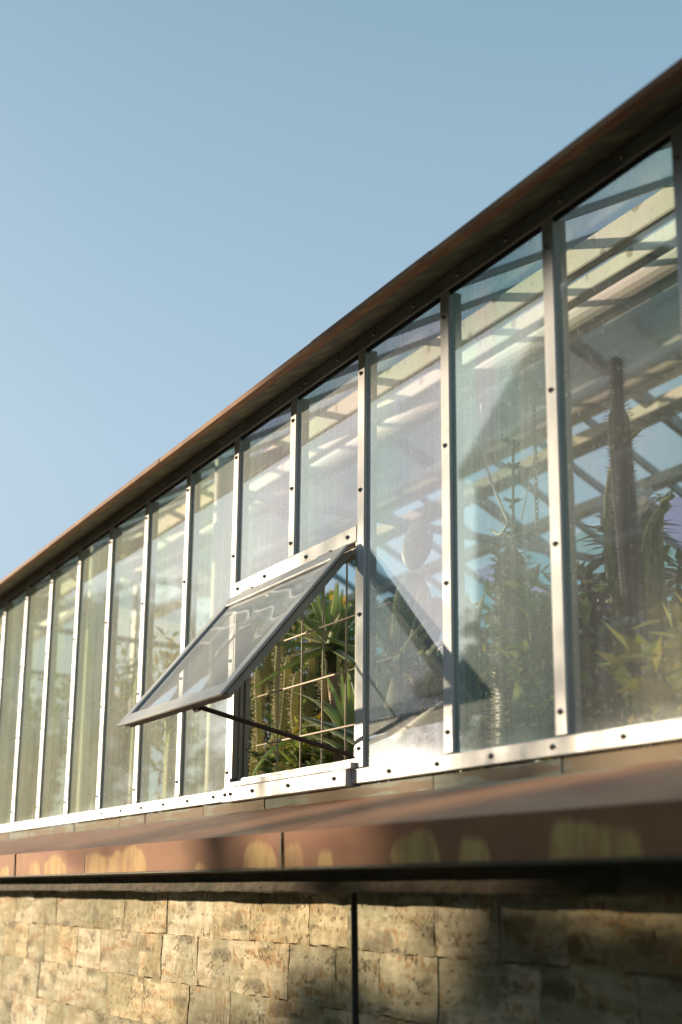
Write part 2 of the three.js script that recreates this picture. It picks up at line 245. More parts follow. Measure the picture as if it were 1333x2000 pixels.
// the open awning window, hinged at its top
{
  const A = THREE.MathUtils.degToRad(39.7), W0 = -5.628, W1 = -4.508, LEN = .735, FW = .058;
  const v = new THREE.Group(); v.name = 'awning_window'; v.position.set(0, 2.757, .022); v.rotation.x = -A; house.add(v); v.userData.label = 'open awning window of two wavy panes propped out on a brown rod';
  const mitre = (pts) => { const s = new THREE.Shape(pts.map(([x, y]) => new THREE.Vector2(x, y))); const g = new THREE.ExtrudeGeometry(s, { depth: .006, bevelEnabled: true, bevelSize: .0015, bevelThickness: .0015, bevelSegments: 1 }); return metreUV(g); };
  const a = W0, b = W1, f = FW, e = .0018;
  for (const pts of [[[a, 0], [b, 0], [b - f, -f], [a + f, -f]].map(([x, y], k) => [x + [e, -e, -e, e][k], y]), [[a, 0], [a + f, -f], [a + f, -LEN + f], [a, -LEN]].map(([x, y], k) => [x, y + [-e, -e, e, e][k]]), [[b, 0], [b, -LEN], [b - f, -LEN + f], [b - f, -f]].map(([x, y], k) => [x, y + [-e, e, e, -e][k]]), [[a, -LEN], [a + f, -LEN + f], [b - f, -LEN + f], [b, -LEN]].map(([x, y], k) => [x + [e, e, -e, -e][k], y])]) mesh('sash_rail', mitre(pts), M.alu, v);
  const i = .026; // the deeper profile behind the flange
  mesh('sash_profile', mergeGeometries([box(a + i, -LEN + i, -.036, b - i, -LEN + i + .03, -.002), box(a + i, -.05, -.036, b - i, -.02, -.002), box(a + i, -LEN + i + .0305, -.036, a + i + .028, -.0505, -.002), box(b - i - .028, -LEN + i + .0305, -.036, b - i, -.0505, -.002), box(b - i + .0005, -LEN + i, -.020, b - i + .008, -.03, -.012), box(a + i, -LEN + i - .008, -.020, b - i, -LEN + i - .0005, -.012)]), M.jamb, v);
  const mid = (a + b) / 2;
  for (const [x0, x1, ph] of [[a + f - .006, mid - .001, .4], [mid + .001, b - f + .006, 2.1]]) { // sheets that have sagged and rippled a little
    const g = new THREE.PlaneGeometry(x1 - x0, LEN - 2 * f + .012, 40, 60), p = g.attributes.position;
    g.translate((x0 + x1) / 2, -LEN / 2, -.0045);
    for (let k = 0; k < p.count; k++) { const x = (p.getX(k) - x0) / (x1 - x0), y = -p.getY(k); p.setZ(k, p.getZ(k) + .0010 * Math.sin(x * 5.6 + ph) + .0003 * Math.sin(x * 10 + y * 4 + ph * 2) + .0001 * Math.sin(y * 15 + ph)); }
    g.computeVertexNormals(); mesh('sash_pane', g, ACRYLIC, v);
  }
  mesh('stay_bracket', box(-4.90, -.712, -.052, -4.85, -.688, -.0365, .002), M.rod, v);
  mesh('seam_bar', box(mid - .007, -LEN + f - .004, -.012, mid + .007, -f + .004, -.0075), M.cream, v);
  for (const x of [a + .11, b - .27]) { mesh('hinge', box(x, .001, -.004, x + .10, .016, .006, .002), M.alu, v); const g = new THREE.CylinderGeometry(.007, .007, .015, 10); g.rotateZ(Math.PI / 2); g.translate(x + .118, .006, .004); mesh('hinge_pin', g, M.rod, v); }
  const rodG = new THREE.CylinderGeometry(.0088, .0088, 1, 10), p0 = V(-4.875, 2.200, .452), p1 = V(-4.585, 2.020, -.05), r = mesh('window_stay', rodG, M.rod, house);
  r.position.copy(p0).lerp(p1, .5); r.scale.y = p0.distanceTo(p1); r.quaternion.setFromUnitVectors(V(0, 1, 0), p1.clone().sub(p0).normalize());
}
// eave: overhanging roof edge with a folded copper lip
{
  const xs = [bx(WEST) - .3, -12.2, -9.75, -7.92, -6.05, -4.42, -3.56, -1.7, bx(EAST) + .3];
  for (let k = 0; k + 1 < xs.length; k++) {
    const x0 = xs[k] + .002, x1 = xs[k + 1], dz = .0025 * (k % 2);
    const pr = (pts) => { const s = new THREE.Shape(pts.map(([z, y]) => new THREE.Vector2(z, y))); const g = new THREE.ExtrudeGeometry(s, { depth: x1 - x0, bevelEnabled: false }); g.rotateY(-Math.PI / 2); g.translate(x1, 0, 0); return metreUV(g); };
    const so = pr([[-.06, 3.5435], [.004, 3.5425], [.169, 3.463], [.169, 3.4755], [.004, 3.5565], [-.06, 3.588]]); mesh('eave_soffit', so, M.soffit, house);
    const ed = pr([[.170, 3.463], [.222 + dz, 3.446], [.224 + dz, 3.4645], [.206, 3.476], [.004, 3.592], [-.06, 3.628], [-.06, 3.610], [.004, 3.5575], [.17, 3.4765]]);
    { const uv = ed.attributes.uv; for (let j = 0; j < uv.count; j++) uv.setXY(j, uv.getX(j) / 6, (uv.getY(j) - 3.44) * 14); }
    mesh('eave_edge', ed, M.copperEdge, house);
  }
}
// roof: glazed slopes on bars, cream purlins along the house, trusses every fourth bar
const SL = .53, RID = 3.0, ry = (s) => s <= RID ? 3.60 + SL * s : 3.60 + SL * (2 * RID - s), DEP = 6;
{
  const r = rng(77), slab = (x0, x1, s0, s1, m, name) => {
    const g = new THREE.PlaneGeometry(1, 1), p = g.attributes.position, c = [[x0, s0], [x1, s0], [x0, s1], [x1, s1]];
    c.forEach(([x, s], k) => p.setXYZ(k, x, ry(s) + .02, -s)); g.computeVertexNormals(); mesh(name, g, m, house);
  };
  const ends = [bx(WEST), bx(EAST)];
  for (let i = EAST; i < WEST; i++) {
    const x0 = bx(i + 1) + .004, x1 = bx(i) - .004;
    for (const [s0, s1] of [[.07, 1.5], [1.52, 2.98]]) slab(x0, x1, s0, s1, ROOFPANES[Math.floor(r() * ROOFPANES.length)], 'roof_pane');
    for (const [s0, s1] of [[3.02, 4.48], [4.5, 5.96]]) slab(x0, x1, s0, s1, s0 < 4 ? ROOFPANES[[0, 3, 0, 1][Math.floor(r() * 4)]] : FARPANES[Math.floor(r() * FARPANES.length)], 'roof_pane');
    const g = new THREE.PlaneGeometry(x1 - x0, 1.62); g.translate((x0 + x1) / 2, 2.78, -DEP); mesh('far_pane', g, FARPANES[Math.floor(r() * FARPANES.length)], house);
  }
  const strut = (x, s0, y0, s1, y1, w, h) => { const L = Math.hypot(s1 - s0, y1 - y0), g = box(-w / 2, -h / 2, -L / 2, w / 2, h / 2, L / 2); g.rotateX(-Math.atan2(y1 - y0, -(s1 - s0)) + Math.PI); g.translate(x, (y0 + y1) / 2, -(s0 + s1) / 2); return g; };
  for (let i = EAST; i <= WEST; i++) {
    const x = bx(i);
    mesh('roof_bar', mergeGeometries([strut(x, .06, ry(.06) + .012, 3, ry(3) + .012, .022, .03), strut(x, 3, ry(3), 5.98, ry(5.98), .035, .05)]), M.steel, house);
    mesh('far_bar', box(x - .02, 1.95, -DEP - .03, x + .02, 3.6, -DEP + .03), M.steel, house);
    if (((i - 3) % 4 + 4) % 4 === 0 && i !== 3) { // i = 3, 7, 11 ... the posts stand 0.6 m inside
      const px = bx(i) + .11;
      const g = new THREE.CylinderGeometry(.065, .065, 2.05, 16); g.translate(px, 2.9, -.62); mesh('post', g, M.white, house);
      mesh('truss', mergeGeometries([strut(px, .62, 3.84, 3, ry(3) - .1, .06, .08), strut(px, 3, ry(3) - .1, 5.9, 3.58, .06, .08), strut(px, .62, 3.75, 5.9, 3.5, .03, .045)]), M.steel, house);
    }
  }
  // purlins: [depth, top, height, width, from, to]
  for (const [q, y, h, w, x0, x1] of [[.98, 4.10, .107, .06, ends[0], ends[1]], [1.76, 4.52, .085, .08, ends[0], ends[1]], [2.9, 5.12, .1, .08, ends[0], ends[1]], [3.47, 4.90, .085, .24, ends[0], ends[1]], [3.72, 4.77, .085, .20, ends[0], ends[1]], [4.22, 4.50, .085, .12, ends[0], -6.35], [4.25, 4.505, .085, .12, -5.92, ends[1]], [5.0, 4.02, .09, .07, ends[0], ends[1]], [5.90, 3.56, .12, .1, ends[0], ends[1]]])
    mesh('purlin', box(x0, y - h, -q - w / 2, x1, y, -q + w / 2, .006), M.cream, house);
  const gp = new THREE.CylinderGeometry(.095, .095, 15, 20); gp.rotateZ(Math.PI / 2); gp.translate(-12.2, 4.74, -2.3); mesh('duct', metreUV(gp), M.creamPipe, house);
  const gq = new THREE.CylinderGeometry(.07, .07, 18, 18); gq.rotateZ(Math.PI / 2); gq.translate(-7, 4.60, -2.95); mesh('duct', metreUV(gq), M.creamPipe, house);
  mesh('ridge', box(ends[0], ry(3) - .03, -3.05, ends[1], ry(3) + .07, -2.95), M.steel, house);
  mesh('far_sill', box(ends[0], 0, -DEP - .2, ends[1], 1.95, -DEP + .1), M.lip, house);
  // both gable ends: glazed above, masonry below
  for (const x of ends) {
    const s = new THREE.Shape([[.02, 1.95], [.02, 3.58], [3, ry(3)], [5.98, 3.6], [5.98, 1.95]].map(([a, b]) => new THREE.Vector2(a, b))), g = new THREE.ShapeGeometry(s); g.rotateY(Math.PI / 2); g.translate(x, 0, 0); mesh('gable_pane', g, ROOFPANES[0], house);
    for (let k = 0; k < 10; k++) { const z = .3 + k * .6; mesh('gable_bar', box(x - .03, 1.95, -z - .02, x + .03, ry(z) - .02, -z + .02), M.steel, house); }
    mesh('gable_base', box(x - .1, 0, -DEP + .1, x + .1, 1.949, -.11), M.lip, house);
  }
}
// flashing and the folded copper ledge under the glass
{
  const xs = [bx(WEST) - .3, -11.3, -9.9, -8.3, -7.1, -5.948, -3.967, -1.9, bx(EAST) + .3];
  for (let k = 0; k + 1 < xs.length; k++) {
    const x0 = xs[k] + .004, x1 = xs[k + 1], dz = .003 * (k % 2);
    const grid = (a, b, nx, vs, wob) => { // a bent sheet between two (z, y) edges
      const g = new THREE.PlaneGeometry(1, 1, nx, 4), p = g.attributes.position, uv = g.attributes.uv;
      for (let j = 0; j < p.count; j++) { const u = uv.getX(j), v = uv.getY(j), x = lerp(x0, x1, u), w = wob * (fbm((x + 20) / 16, v * .2, 40, 2, 301, 3) - .5); p.setXYZ(j, x, lerp(a[1], b[1], v) + w * (1 - v) * .5, lerp(a[0], b[0], v) + w); uv.setXY(j, vs ? (x + 11) / 10 : x / 7, vs ? v : v); }
      g.computeVertexNormals(); return g;
    };
    const l = new THREE.Group(); l.name = numbered('ledge_sheet'); house.add(l);
    mesh('ledge_slope', grid([.502 + dz, 1.7265], [.012, 1.868], 24, false, .004), M.copperSlope, l);
    mesh('ledge_fascia', grid([.499 + dz, 1.627], [.502 + dz, 1.7265], 24, true, .003), M.copperFascia, l);
    mesh('ledge_hem', box(x0, 1.621, .30, x1, 1.626, .499 + dz), M.soffit, l);
    mesh('ledge_seam', box(x1 - .004, 1.628, .5025 + dz, x1 + .003, 1.726, .5040 + dz), M.flash, l);
    const fx = [x0, (x0 * 2 + x1) / 3, (x0 + 2 * x1) / 3, x1];
    for (let j = 0; j < 3; j++) { const g = box(fx[j] + .002, 1.862, -.03, fx[j + 1], 1.9115, -.006 - .003 * (j % 2)), uv = g.attributes.uv; for (let q = 0; q < uv.count; q++) uv.setXY(q, uv.getX(q) / 4 + j * .13, (uv.getY(q) - 1.86) * 18); mesh('flashing', g, M.flash, l); }
  }
}

{ // pale shade cloth hung in shallow folds under the far side of the ridge
  const t = thing('shade_cloth', 'pale shade cloth hung in folds under the ridge of the greenhouse roof', 'shade cloth');
  for (const [x0, x1, k] of [[-15.6, -9.9, 0], [-9.86, -5.3, 1], [-5.26, -1.2, 2]]) {
    const g = new THREE.PlaneGeometry(1, 1, 60, 14), p = g.attributes.position, uv = g.attributes.uv;
    for (let i = 0; i < p.count; i++) { const u = uv.getX(i), v = uv.getY(i), x = lerp(x0, x1, u), w = .012 * Math.sin(v * 26) + .02 * (fbm(u, v, 9, 5, 331 + k, 3) - .5); p.setXYZ(i, x, lerp(4.90, 5.10, v) - .03 * Math.sin(u * 6 * Math.PI) * (1 - v) + w, lerp(-3.44, -3.06, v)); }
    g.computeVertexNormals(); mesh('panel', g, M.cloth, t);
  }
}

// ---------------------------------------------------------------- stone plinth, ground
{
  const wall = thing('stone_wall', 'pale pitted stone block wall under the copper ledge', 'wall');
  mesh('mortar_core', box(bx(WEST) - .1, 0, -.12, bx(EAST) + .1, 1.62, -.009), M.mortar, wall);
  { // rough concrete lip that carries the ledge
    const n = 260, x0 = bx(WEST) - .1, x1 = bx(EAST) + .1, g = new THREE.PlaneGeometry(1, 1, n, 6), p = g.attributes.position, uv = g.attributes.uv;
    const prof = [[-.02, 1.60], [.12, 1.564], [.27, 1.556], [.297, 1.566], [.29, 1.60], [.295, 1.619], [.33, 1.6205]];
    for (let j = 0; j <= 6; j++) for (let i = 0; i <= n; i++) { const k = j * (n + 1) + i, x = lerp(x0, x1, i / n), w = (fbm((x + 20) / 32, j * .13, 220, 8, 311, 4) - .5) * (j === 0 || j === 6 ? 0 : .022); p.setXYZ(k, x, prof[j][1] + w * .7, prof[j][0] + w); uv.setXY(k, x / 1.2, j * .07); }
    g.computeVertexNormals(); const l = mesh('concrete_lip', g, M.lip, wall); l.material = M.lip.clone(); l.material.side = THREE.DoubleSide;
  }
  const r = rng(901), course = .196;
  for (let row = 0; row < 8; row++) {
    const y1 = 1.572 - row * course, y0 = Math.max(y1 - course, 0); let x = -1.2 + r() * .3;
    while (x > -11.2) {
      const w = .30 + r() * .30, xa = x - w, gap = .0012 + r() * r() * .004, dz = .011 + r() * .006, nx = 8, ny = 4, ox = r() * 7, oy = r() * 7, jy0 = (r() - .5) * .012, jy1 = (r() - .5) * .012;
      const g = new THREE.PlaneGeometry(1, 1, nx + 2, ny + 2), p = g.attributes.position, uv = g.attributes.uv;
      for (let j = 0; j <= ny + 2; j++) for (let i = 0; i <= nx + 2; i++) {
        const k = j * (nx + 3) + i, ring = i === 0 || j === 0 || i === nx + 2 || j === ny + 2, u = clamp((i - 1) / nx, 0, 1), v = 1 - clamp((j - 1) / ny, 0, 1), edge = !ring && (i === 1 || j === 1 || i === nx + 1 || j === ny + 1);
        const X = lerp(xa + gap, x - gap, u) + (edge ? (hash(i, j, row * 97 + Math.floor(-x * 31)) - .5) * .010 : 0), Y = lerp(y0 + gap + jy0 * (1 - u) + jy1 * u, y1 - gap, v) + (edge ? (hash(j, i, row * 89 + Math.floor(-x * 37)) - .5) * .008 : 0);
        const Z = ring ? -.014 : dz - (edge ? .0015 : 0) + (fbm((X + 20) / 32, (Y + 1) / 8, 300, 75, 321, 3) - .5) * .014;
        p.setXYZ(k, X, Y, Z); uv.setXY(k, (X + ox) / .9, (Y + (ring ? Z : 0) + oy) / .9);
      }
      g.computeVertexNormals();
      for (let j = 1; j <= ny + 1; j++) for (let i = 1; i <= nx + 1; i++) if (i === 1 || j === 1 || i === nx + 1 || j === ny + 1) g.attributes.normal.setXYZ(j * (nx + 3) + i, 0, 0, 1); // crisp arris instead of a pillowed edge
      mesh('stone', g, STONES[Math.floor(r() * STONES.length)], wall); x = xa;
    }
  }
  const flat = (name, w, d, x, y, z, m, rep) => { const g = new THREE.PlaneGeometry(w, d); g.rotateX(-Math.PI / 2); g.translate(x, y, z); const uv = g.attributes.uv; for (let i = 0; i < uv.count; i++) uv.setXY(i, uv.getX(i) * w / rep, uv.getY(i) * d / rep); const o = mesh(name, g, m); o.userData.kind = 'structure'; return o; };
  flat('ground', 900, 900, 0, 0, 0, M.grass, 2);
  flat('path', 60, 5, -10, .004, 2.5, M.gravel, 1.5);
  const bed = mesh('planting_bed', box(bx(WEST) + .1, .3, -DEP + .12, bx(EAST) - .1, 1.90, -.13), M.soil); bed.userData.kind = 'structure';
}

// ---------------------------------------------------------------- plants inside
// a thick tapering succulent leaf: channelled above, keeled below, with teeth along both edges
function succulentLeaf(mb, base, az, pitch, len, w, bend, c0, c1, teeth, r, twist = 0) {
  const N = 14, rows = [], side = V(-Math.sin(az), 0, Math.cos(az)), out = V(Math.cos(az), 0, Math.sin(az)); let p = base.clone(), a = pitch;
  for (let k = 0; k <= N; k++) {
    const t = k / N, T = out.clone().multiplyScalar(Math.cos(a)).add(V(0, Math.sin(a), 0)), n = out.clone().multiplyScalar(-Math.sin(a)).add(V(0, Math.cos(a), 0)), s = side.clone().applyAxisAngle(T, twist * t), nn = n.clone().applyAxisAngle(T, twist * t);
    const ww = w * Math.pow(1 - t, .75) * (.85 + .5 * t * (1 - t)) + .0006, th = .42 * ww, c = mix3(c0, c1, t), cd = [c[0] * .8, c[1] * .85, c[2] * .8];
    rows.push([mb.v(p.clone().addScaledVector(s, -ww).addScaledVector(nn, th * .8), c), mb.v(p.clone().addScaledVector(nn, -.1 * th), c), mb.v(p.clone().addScaledVector(s, ww).addScaledVector(nn, th * .8), c), mb.v(p.clone().addScaledVector(s, ww * .55).addScaledVector(nn, -th * .55), cd), mb.v(p.clone().addScaledVector(nn, -th), cd), mb.v(p.clone().addScaledVector(s, -ww * .55).addScaledVector(nn, -th * .55), cd)]);
    if (teeth && k > 0 && k < N) for (let q = 0; q < 2; q++) for (const sg of [-1, 1]) mb.spike(p.clone().addScaledVector(s, sg * ww * .98).addScaledVector(nn, th * .8).addScaledVector(T, q * len / N / 2), s.clone().multiplyScalar(sg).addScaledVector(T, .5), .010 * teeth, .0028 * teeth, [.42, .34, .18]);
    p = p.clone().addScaledVector(T, len / N); a += bend / N;
  }
  for (let k = 0; k < N; k++) for (let j = 0; j < 6; j++) mb.quad(rows[k][j], rows[k][(j + 1) % 6], rows[k + 1][(j + 1) % 6], rows[k + 1][j]);
}
function aloe(label, at, leaves, o = {}) {
  const t = thing(o.name ?? 'aloe', label, o.cat ?? 'aloe', at), r = rng(o.seed ?? 5), c0 = (o.c0 ?? [.17, .20, .11]).map((x) => x * (o.gain ?? 1.5)), c1 = (o.c1 ?? [.27, .31, .17]).map((x) => x * (o.gain ?? 1.5));
  if (o.stem) { const m = new MB(); m.tube(curve([V(...o.stem), V(o.stem[0] * .5, o.stem[1] * .5, o.stem[2] * .4), V(0, .02, 0)], 10), () => .026, 9, (q) => jit([.10, .09, .05], r, .3)); m.build('stem', M.bark, t); }
  for (let k = 0; k < leaves; k++) {
    const f = (k + .5) / leaves, m = new MB(), az = o.fan ? lerp(o.fan[0], o.fan[1], ((k * .618) % 1)) : k * 2.39996 + (o.turn ?? 0), pitch = lerp(o.p0 ?? -.25, 1.35, f) + (r() - .5) * .25, len = (o.len ?? .34) * lerp(1.1, .62, f) * (.85 + .3 * r());
    const dry = r() < (o.dry ?? .1) && f < .5; succulentLeaf(m, V(0, lerp(0, .05, f), 0), az, pitch, len, o.w ?? .026, lerp(o.b0 ?? -.1, .35, f) + (r() - .5) * .4 + (dry ? -.9 : 0), dry ? [.24, .16, .04] : jit(c0, r, .18), dry ? [.36, .20, .05] : jit(c1, r, .18), o.teeth ?? 1, r, (r() - .5) * .5); m.build('leaf', M.flesh, t);
  }
  return t;
}
// a ribbed or round spiny stem
function spinyStem(mb, sp, pts, rad, ribs, col, spine, every, r, n = 24, thorn) {
  const c = curve(pts, n), nn = ribs ? ribs * 4 : 9;
  mb.tube(c, (t, a) => rad * (t > .9 ? Math.sqrt(Math.max(.06, 1 - Math.pow((t - .9) / .1, 2))) : 1) * (ribs ? .84 + .16 * Math.cos(a * ribs) : 1), nn, (t, a) => { const g = ribs ? .8 + .35 * Math.cos(a * ribs) : 1; const k = .9 + .2 * r(); return [col[0] * g * k, col[1] * g * k, col[2] * g * k]; });
  const total = c.reduce((s, p, i) => i ? s + p.distanceTo(c[i - 1]) : 0, 0), cc = new THREE.CatmullRomCurve3(pts), rows = Math.max(3, Math.floor(total / every));
  for (let k = 1; k < rows; k++) { const u = k / rows, p = cc.getPointAt(u), T = cc.getTangentAt(u), A = V(.3, .1, 1).addScaledVector(T, -V(.3, .1, 1).dot(T)).normalize(), B = T.clone().cross(A), m = ribs || 6;
    for (let j = 0; j < m; j++) { const a = (j + (ribs ? 0 : (k % 2) * .5)) / m * 2 * Math.PI, d = A.clone().multiplyScalar(Math.cos(a)).addScaledVector(B, Math.sin(a)); for (let q = 0; q < 2; q++) sp.spike(p.clone().addScaledVector(d, rad * .97), d.clone().addScaledVector(T, (r() - .3) * .9).addScaledVector(V(r() - .5, r() - .5, r() - .5), .5), spine * (.7 + .6 * r()), Math.max(.0016, spine * .09), thorn ?? (q ? [.66, .54, .34] : [.82, .72, .52])); } }
}
function cactus(label, at, stems, o = {}) { // stems: [points, radius]
  const t = thing(o.name ?? 'column_cactus', label, o.cat ?? 'cactus', at), r = rng(o.seed ?? 7), sp = new MB();
  for (const [pts, rad] of stems) { const m = new MB(); spinyStem(m, sp, pts.map((p) => V(...p)), rad, o.ribs ?? 0, (o.col ?? [.11, .14, .06]).map((x) => x * (o.gain ?? 1.6)), o.spine ?? .02, o.every ?? .022, r, o.n ?? 24, o.thorn); m.build('stem', o.mat ?? M.veg, t); }
  const s = sp.build('spines', M.leaf, t); s.userData.kind = 'stuff'; return t;
}
function shrub(label, at, R, h, n, o = {}) { // branching stems with many small leaves
  const t = thing(o.name ?? 'shrub', label, o.cat ?? 'shrub', at, o.group), r = rng(o.seed ?? 11), st = new MB(), lf = new MB(), tips = [];
  const stems = o.stems ?? 9;
  for (let k = 0; k < stems; k++) { const a = r() * 6.283, q = Math.sqrt(r()), e = V(Math.cos(a) * R[0] * q, h * (.55 + .45 * r()), Math.sin(a) * R[1] * q), pts = curve([V(e.x * .1, 0, e.z * .1), V(e.x * .45 + (r() - .5) * .05, e.y * .5, e.z * .45), e], 8); st.tube(pts, (u) => lerp(.012, .003, u) * (o.thick ?? 1), 5, () => jit(o.wood ?? [.09, .065, .035], r)); for (let i = 2; i < pts.length; i++) tips.push(pts[i]); }
  for (let k = 0; k < n; k++) { const p = tips[Math.floor(r() * tips.length)].clone().add(V((r() - .5) * .16, (r() - .5) * .14, (r() - .5) * .16).multiplyScalar(o.spread ?? 1)), d = V(r() - .5, (r() - .25) * .9, r() - .5).normalize(), L = (o.leaf ?? .055) * (.6 + .8 * r()); lf.leaf(p, d, V(r() - .5, 1, r() - .5), L, L * (o.wide ?? .24), jit(r() < (o.mix ?? .1) ? (o.alt ?? [.22, .18, .03]) : (o.col ?? [.07, .11, .03]), r, .35).map((x, c) => x * (o.tone ?? [3.0, 2.8, 1.3])[c]), .3, o.droop ?? .15); }
  st.build('stems', M.bark, t); const f = lf.build('foliage', M.leaf, t); f.userData.kind = 'stuff'; return t;
}
function whorl(mb, p, n, len, w, col, r, tilt = .5) { for (let k = 0; k < n; k++) { const a = k / n * 6.283 + r() * .5, e = tilt + (r() - .5) * .6; mb.leaf(p, V(Math.cos(a) * Math.cos(e), Math.sin(e), Math.sin(a) * Math.cos(e)), V(0, 1, 0), len * (.75 + .5 * r()), len * w, jit(col, r, .25), .3, .2); } }

// --- seen through the open window
aloe('green aloe rosette with toothed upright leaves behind the wire grid', [-5.72, 2.60, -.50], 24, { seed: 21, len: .40, w: .030, stem: [-.10, -.6, -.05], p0: -.35, b0: -.25, dry: .1, gain: 2.5 });
aloe('aloe low at the right of the open window with long arching leaves', [-5.30, 2.06, -.40], 11, { seed: 34, len: .62, w: .026, p0: .75, b0: -2.1, dry: 0, fan: [2.75, 3.7], c0: [.20, .25, .13], c1: [.28, .33, .18], gain: 2.4 });
aloe('pale aloe half hidden behind the right edge of the open window', [-5.24, 2.44, -.56], 14, { seed: 38, len: .42, w: .028, p0: -.1, b0: -.3, c0: [.19, .23, .12], c1: [.30, .33, .19], dry: .05, turn: .7, gain: 2.2 });
const stemsAt = (r, list) => list.map(([x, z, h, lean, rad]) => [[[x, 0, z], [x + lean * .2 + (r() - .5) * .05, h * .35, z + (r() - .5) * .04], [x + lean * .55 + (r() - .5) * .05, h * .7, z + (r() - .5) * .04], [x + lean, h, z]], rad]);
cactus('cluster of upright spiny tan stems at the left behind the wire grid', [-6.12, 1.9, -.42], stemsAt(rng(40), [[.05, 0, .88, -.01, .019], [-.05, -.04, .76, .03, .017], [.14, .02, .70, .02, .016], [.26, 0, .62, -.04, .018], [.0, .08, .66, -.06, .015], [.20, -.06, .84, .05, .016], [.34, -.05, .58, .04, .015]]), { name: 'spiny_succulent', cat: 'succulent', seed: 41, col: [.24, .23, .13], spine: .024, every: .015, mat: M.flesh, gain: 2.5 });
cactus('thin spiny stem leaning from the lower left corner of the open window', [-6.36, 1.93, -.40], stemsAt(rng(42), [[-.02, 0, .80, .24, .014], [-.10, .02, .64, .04, .014], [.02, .05, .46, -.04, .013], [-.18, 0, .86, .10, .014]]), { name: 'spiny_succulent', cat: 'succulent', seed: 43, col: [.25, .24, .13], spine: .022, every: .015, mat: M.flesh, gain: 2.5 });
cactus('spiny pale stems crossing low behind the leafy plant in the open window', [-6.1, 1.92, -.72], [[[[-.3, .12, 0], [-.05, .3, .0], [.25, .58, .0]], .014], [[[.3, .05, .1], [.12, .22, .05], [-.2, .36, .0]], .013], [[[.05, .05, -.1], [.06, .5, -.1], [.05, .95, -.12]], .02], [[[-.25, .05, -.1], [-.24, .5, -.1], [-.27, .9, -.12]], .018], [[[-.1, .0, .15], [.05, .2, .12], [.3, .32, .12]], .012]], { name: 'spiny_succulent', cat: 'succulent', seed: 47, col: [.19, .19, .10], spine: .021, every: .016, mat: M.flesh, gain: 2.5 });
shrub('bright leafy plant among the spiny stems behind the window grid', [-6.2, 1.93, -.60], [.26, .10], .46, 330, { name: 'leafy_plant', cat: 'plant', seed: 51, tone: [2.7, 2.5, 2.1], leaf: .075, wide: .26, col: [.20, .28, .07], stems: 12, spread: .8 });
shrub('low yellow green leafy plant beside the pale trunk at the right of the window grid', [-5.72, 1.92, -.40], [.24, .10], .36, 300, { name: 'leafy_plant', cat: 'plant', seed: 52, tone: [2.3, 2.1, 1.9], leaf: .065, wide: .22, col: [.22, .27, .08], stems: 12, spread: .8 });
{ const t = thing('rosette_plant', 'small bright green rosettes in the lower left corner of the open window', 'plant', [-6.08, 1.95, -.3]), r = rng(53), m = new MB(); for (let k = 0; k < 26; k++) whorl(m, V(-.12 + .85 * r(), .03 + .16 * r(), (r() - .5) * .16), 12, .06, .24, [.30, .36, .14], r, .6); m.build('foliage', M.leaf, t); }
{ const t = thing('needle_plant', 'dark needle leaved tuft in the middle of the window grid', 'plant', [-6.05, 2.0, -.6]), r = rng(57), m = new MB(); for (let k = 0; k < 190; k++) { const a = r() * 6.283, e = (r() - .2) * 1.3; m.spike(V((r() - .5) * .12, .36 + .14 * r(), (r() - .5) * .1), V(Math.cos(a) * Math.cos(e), Math.sin(e), Math.sin(a) * Math.cos(e)), .15 * (.6 + .6 * r()), .0028, jit([.12, .20, .09], r, .3)); } m.build('foliage', M.veg, t); const s = new MB(); s.tube(curve([V(0, -.1, 0), V(.01, .2, 0), V(0, .42, 0)], 6), () => .012, 6, () => [.16, .13, .08]); s.build('stem', M.bark, t); }
{ const t = thing('pale_trunk', 'pale peeling pinkish trunk leaning at the right of the window grid', 'plant', [-5.52, 1.9, -.44]), r = rng(58), m = new MB(); m.tube(curve([V(.02, 0, 0), V(0, .22, .0), V(-.07, .42, -.02), V(-.16, .58, -.04)], 24), (u, a) => (.026 - .006 * u) * (1 + .10 * Math.sin(a * 3 + u * 20)), 12, () => jit([.42, .26, .17], r, .3)); m.build('stem', M.veg, t); }
{ const t = thing('dry_litter', 'dry brown twigs and fallen leaves on the bed behind the window sill', 'leaf litter'), r = rng(59), m = new MB(); t.userData.kind = 'stuff'; for (let k = 0; k < 1500; k++) { const p = V(-7.6 + 4.8 * r(), 1.90 + .16 * r() * r(), -.15 - .7 * r()); m.leaf(p, V(r() - .5, (r() - .4) * .8, r() - .5), V(r() - .5, 1, r() - .5), .05 + .07 * r(), .007 + .010 * r(), jit([.40, .28, .15], r, .4), .4, .3); } m.build('litter', M.veg, t); }
shrub('pale sage leafy tangle filling the lower left of the open window', [-6.55, 1.92, -.62], [.34, .10], .62, 700, { name: 'leafy_plant', cat: 'plant', seed: 64, tone: [2.4, 2.3, 2.2], leaf: .06, wide: .2, col: [.19, .22, .12], stems: 18, mix: .25, alt: [.30, .24, .14], spread: .8 });
shrub('tall dull green bush filling the space behind the window plants', [-7.5, 1.9, -1.3], [.95, .3], 1.3, 5200, { seed: 61, tone: [3.0, 2.8, 2.2], leaf: .07, col: [.10, .14, .05], stems: 26, mix: .22, alt: [.20, .17, .07] });
shrub('olive green twiggy bush close behind the aloe and the spiny stems', [-6.9, 1.9, -.95], [.8, .14], 1.0, 4200, { seed: 62, tone: [3.1, 2.8, 2.2], leaf: .055, wide: .22, col: [.13, .16, .06], stems: 24, mix: .3, alt: [.26, .20, .10] });

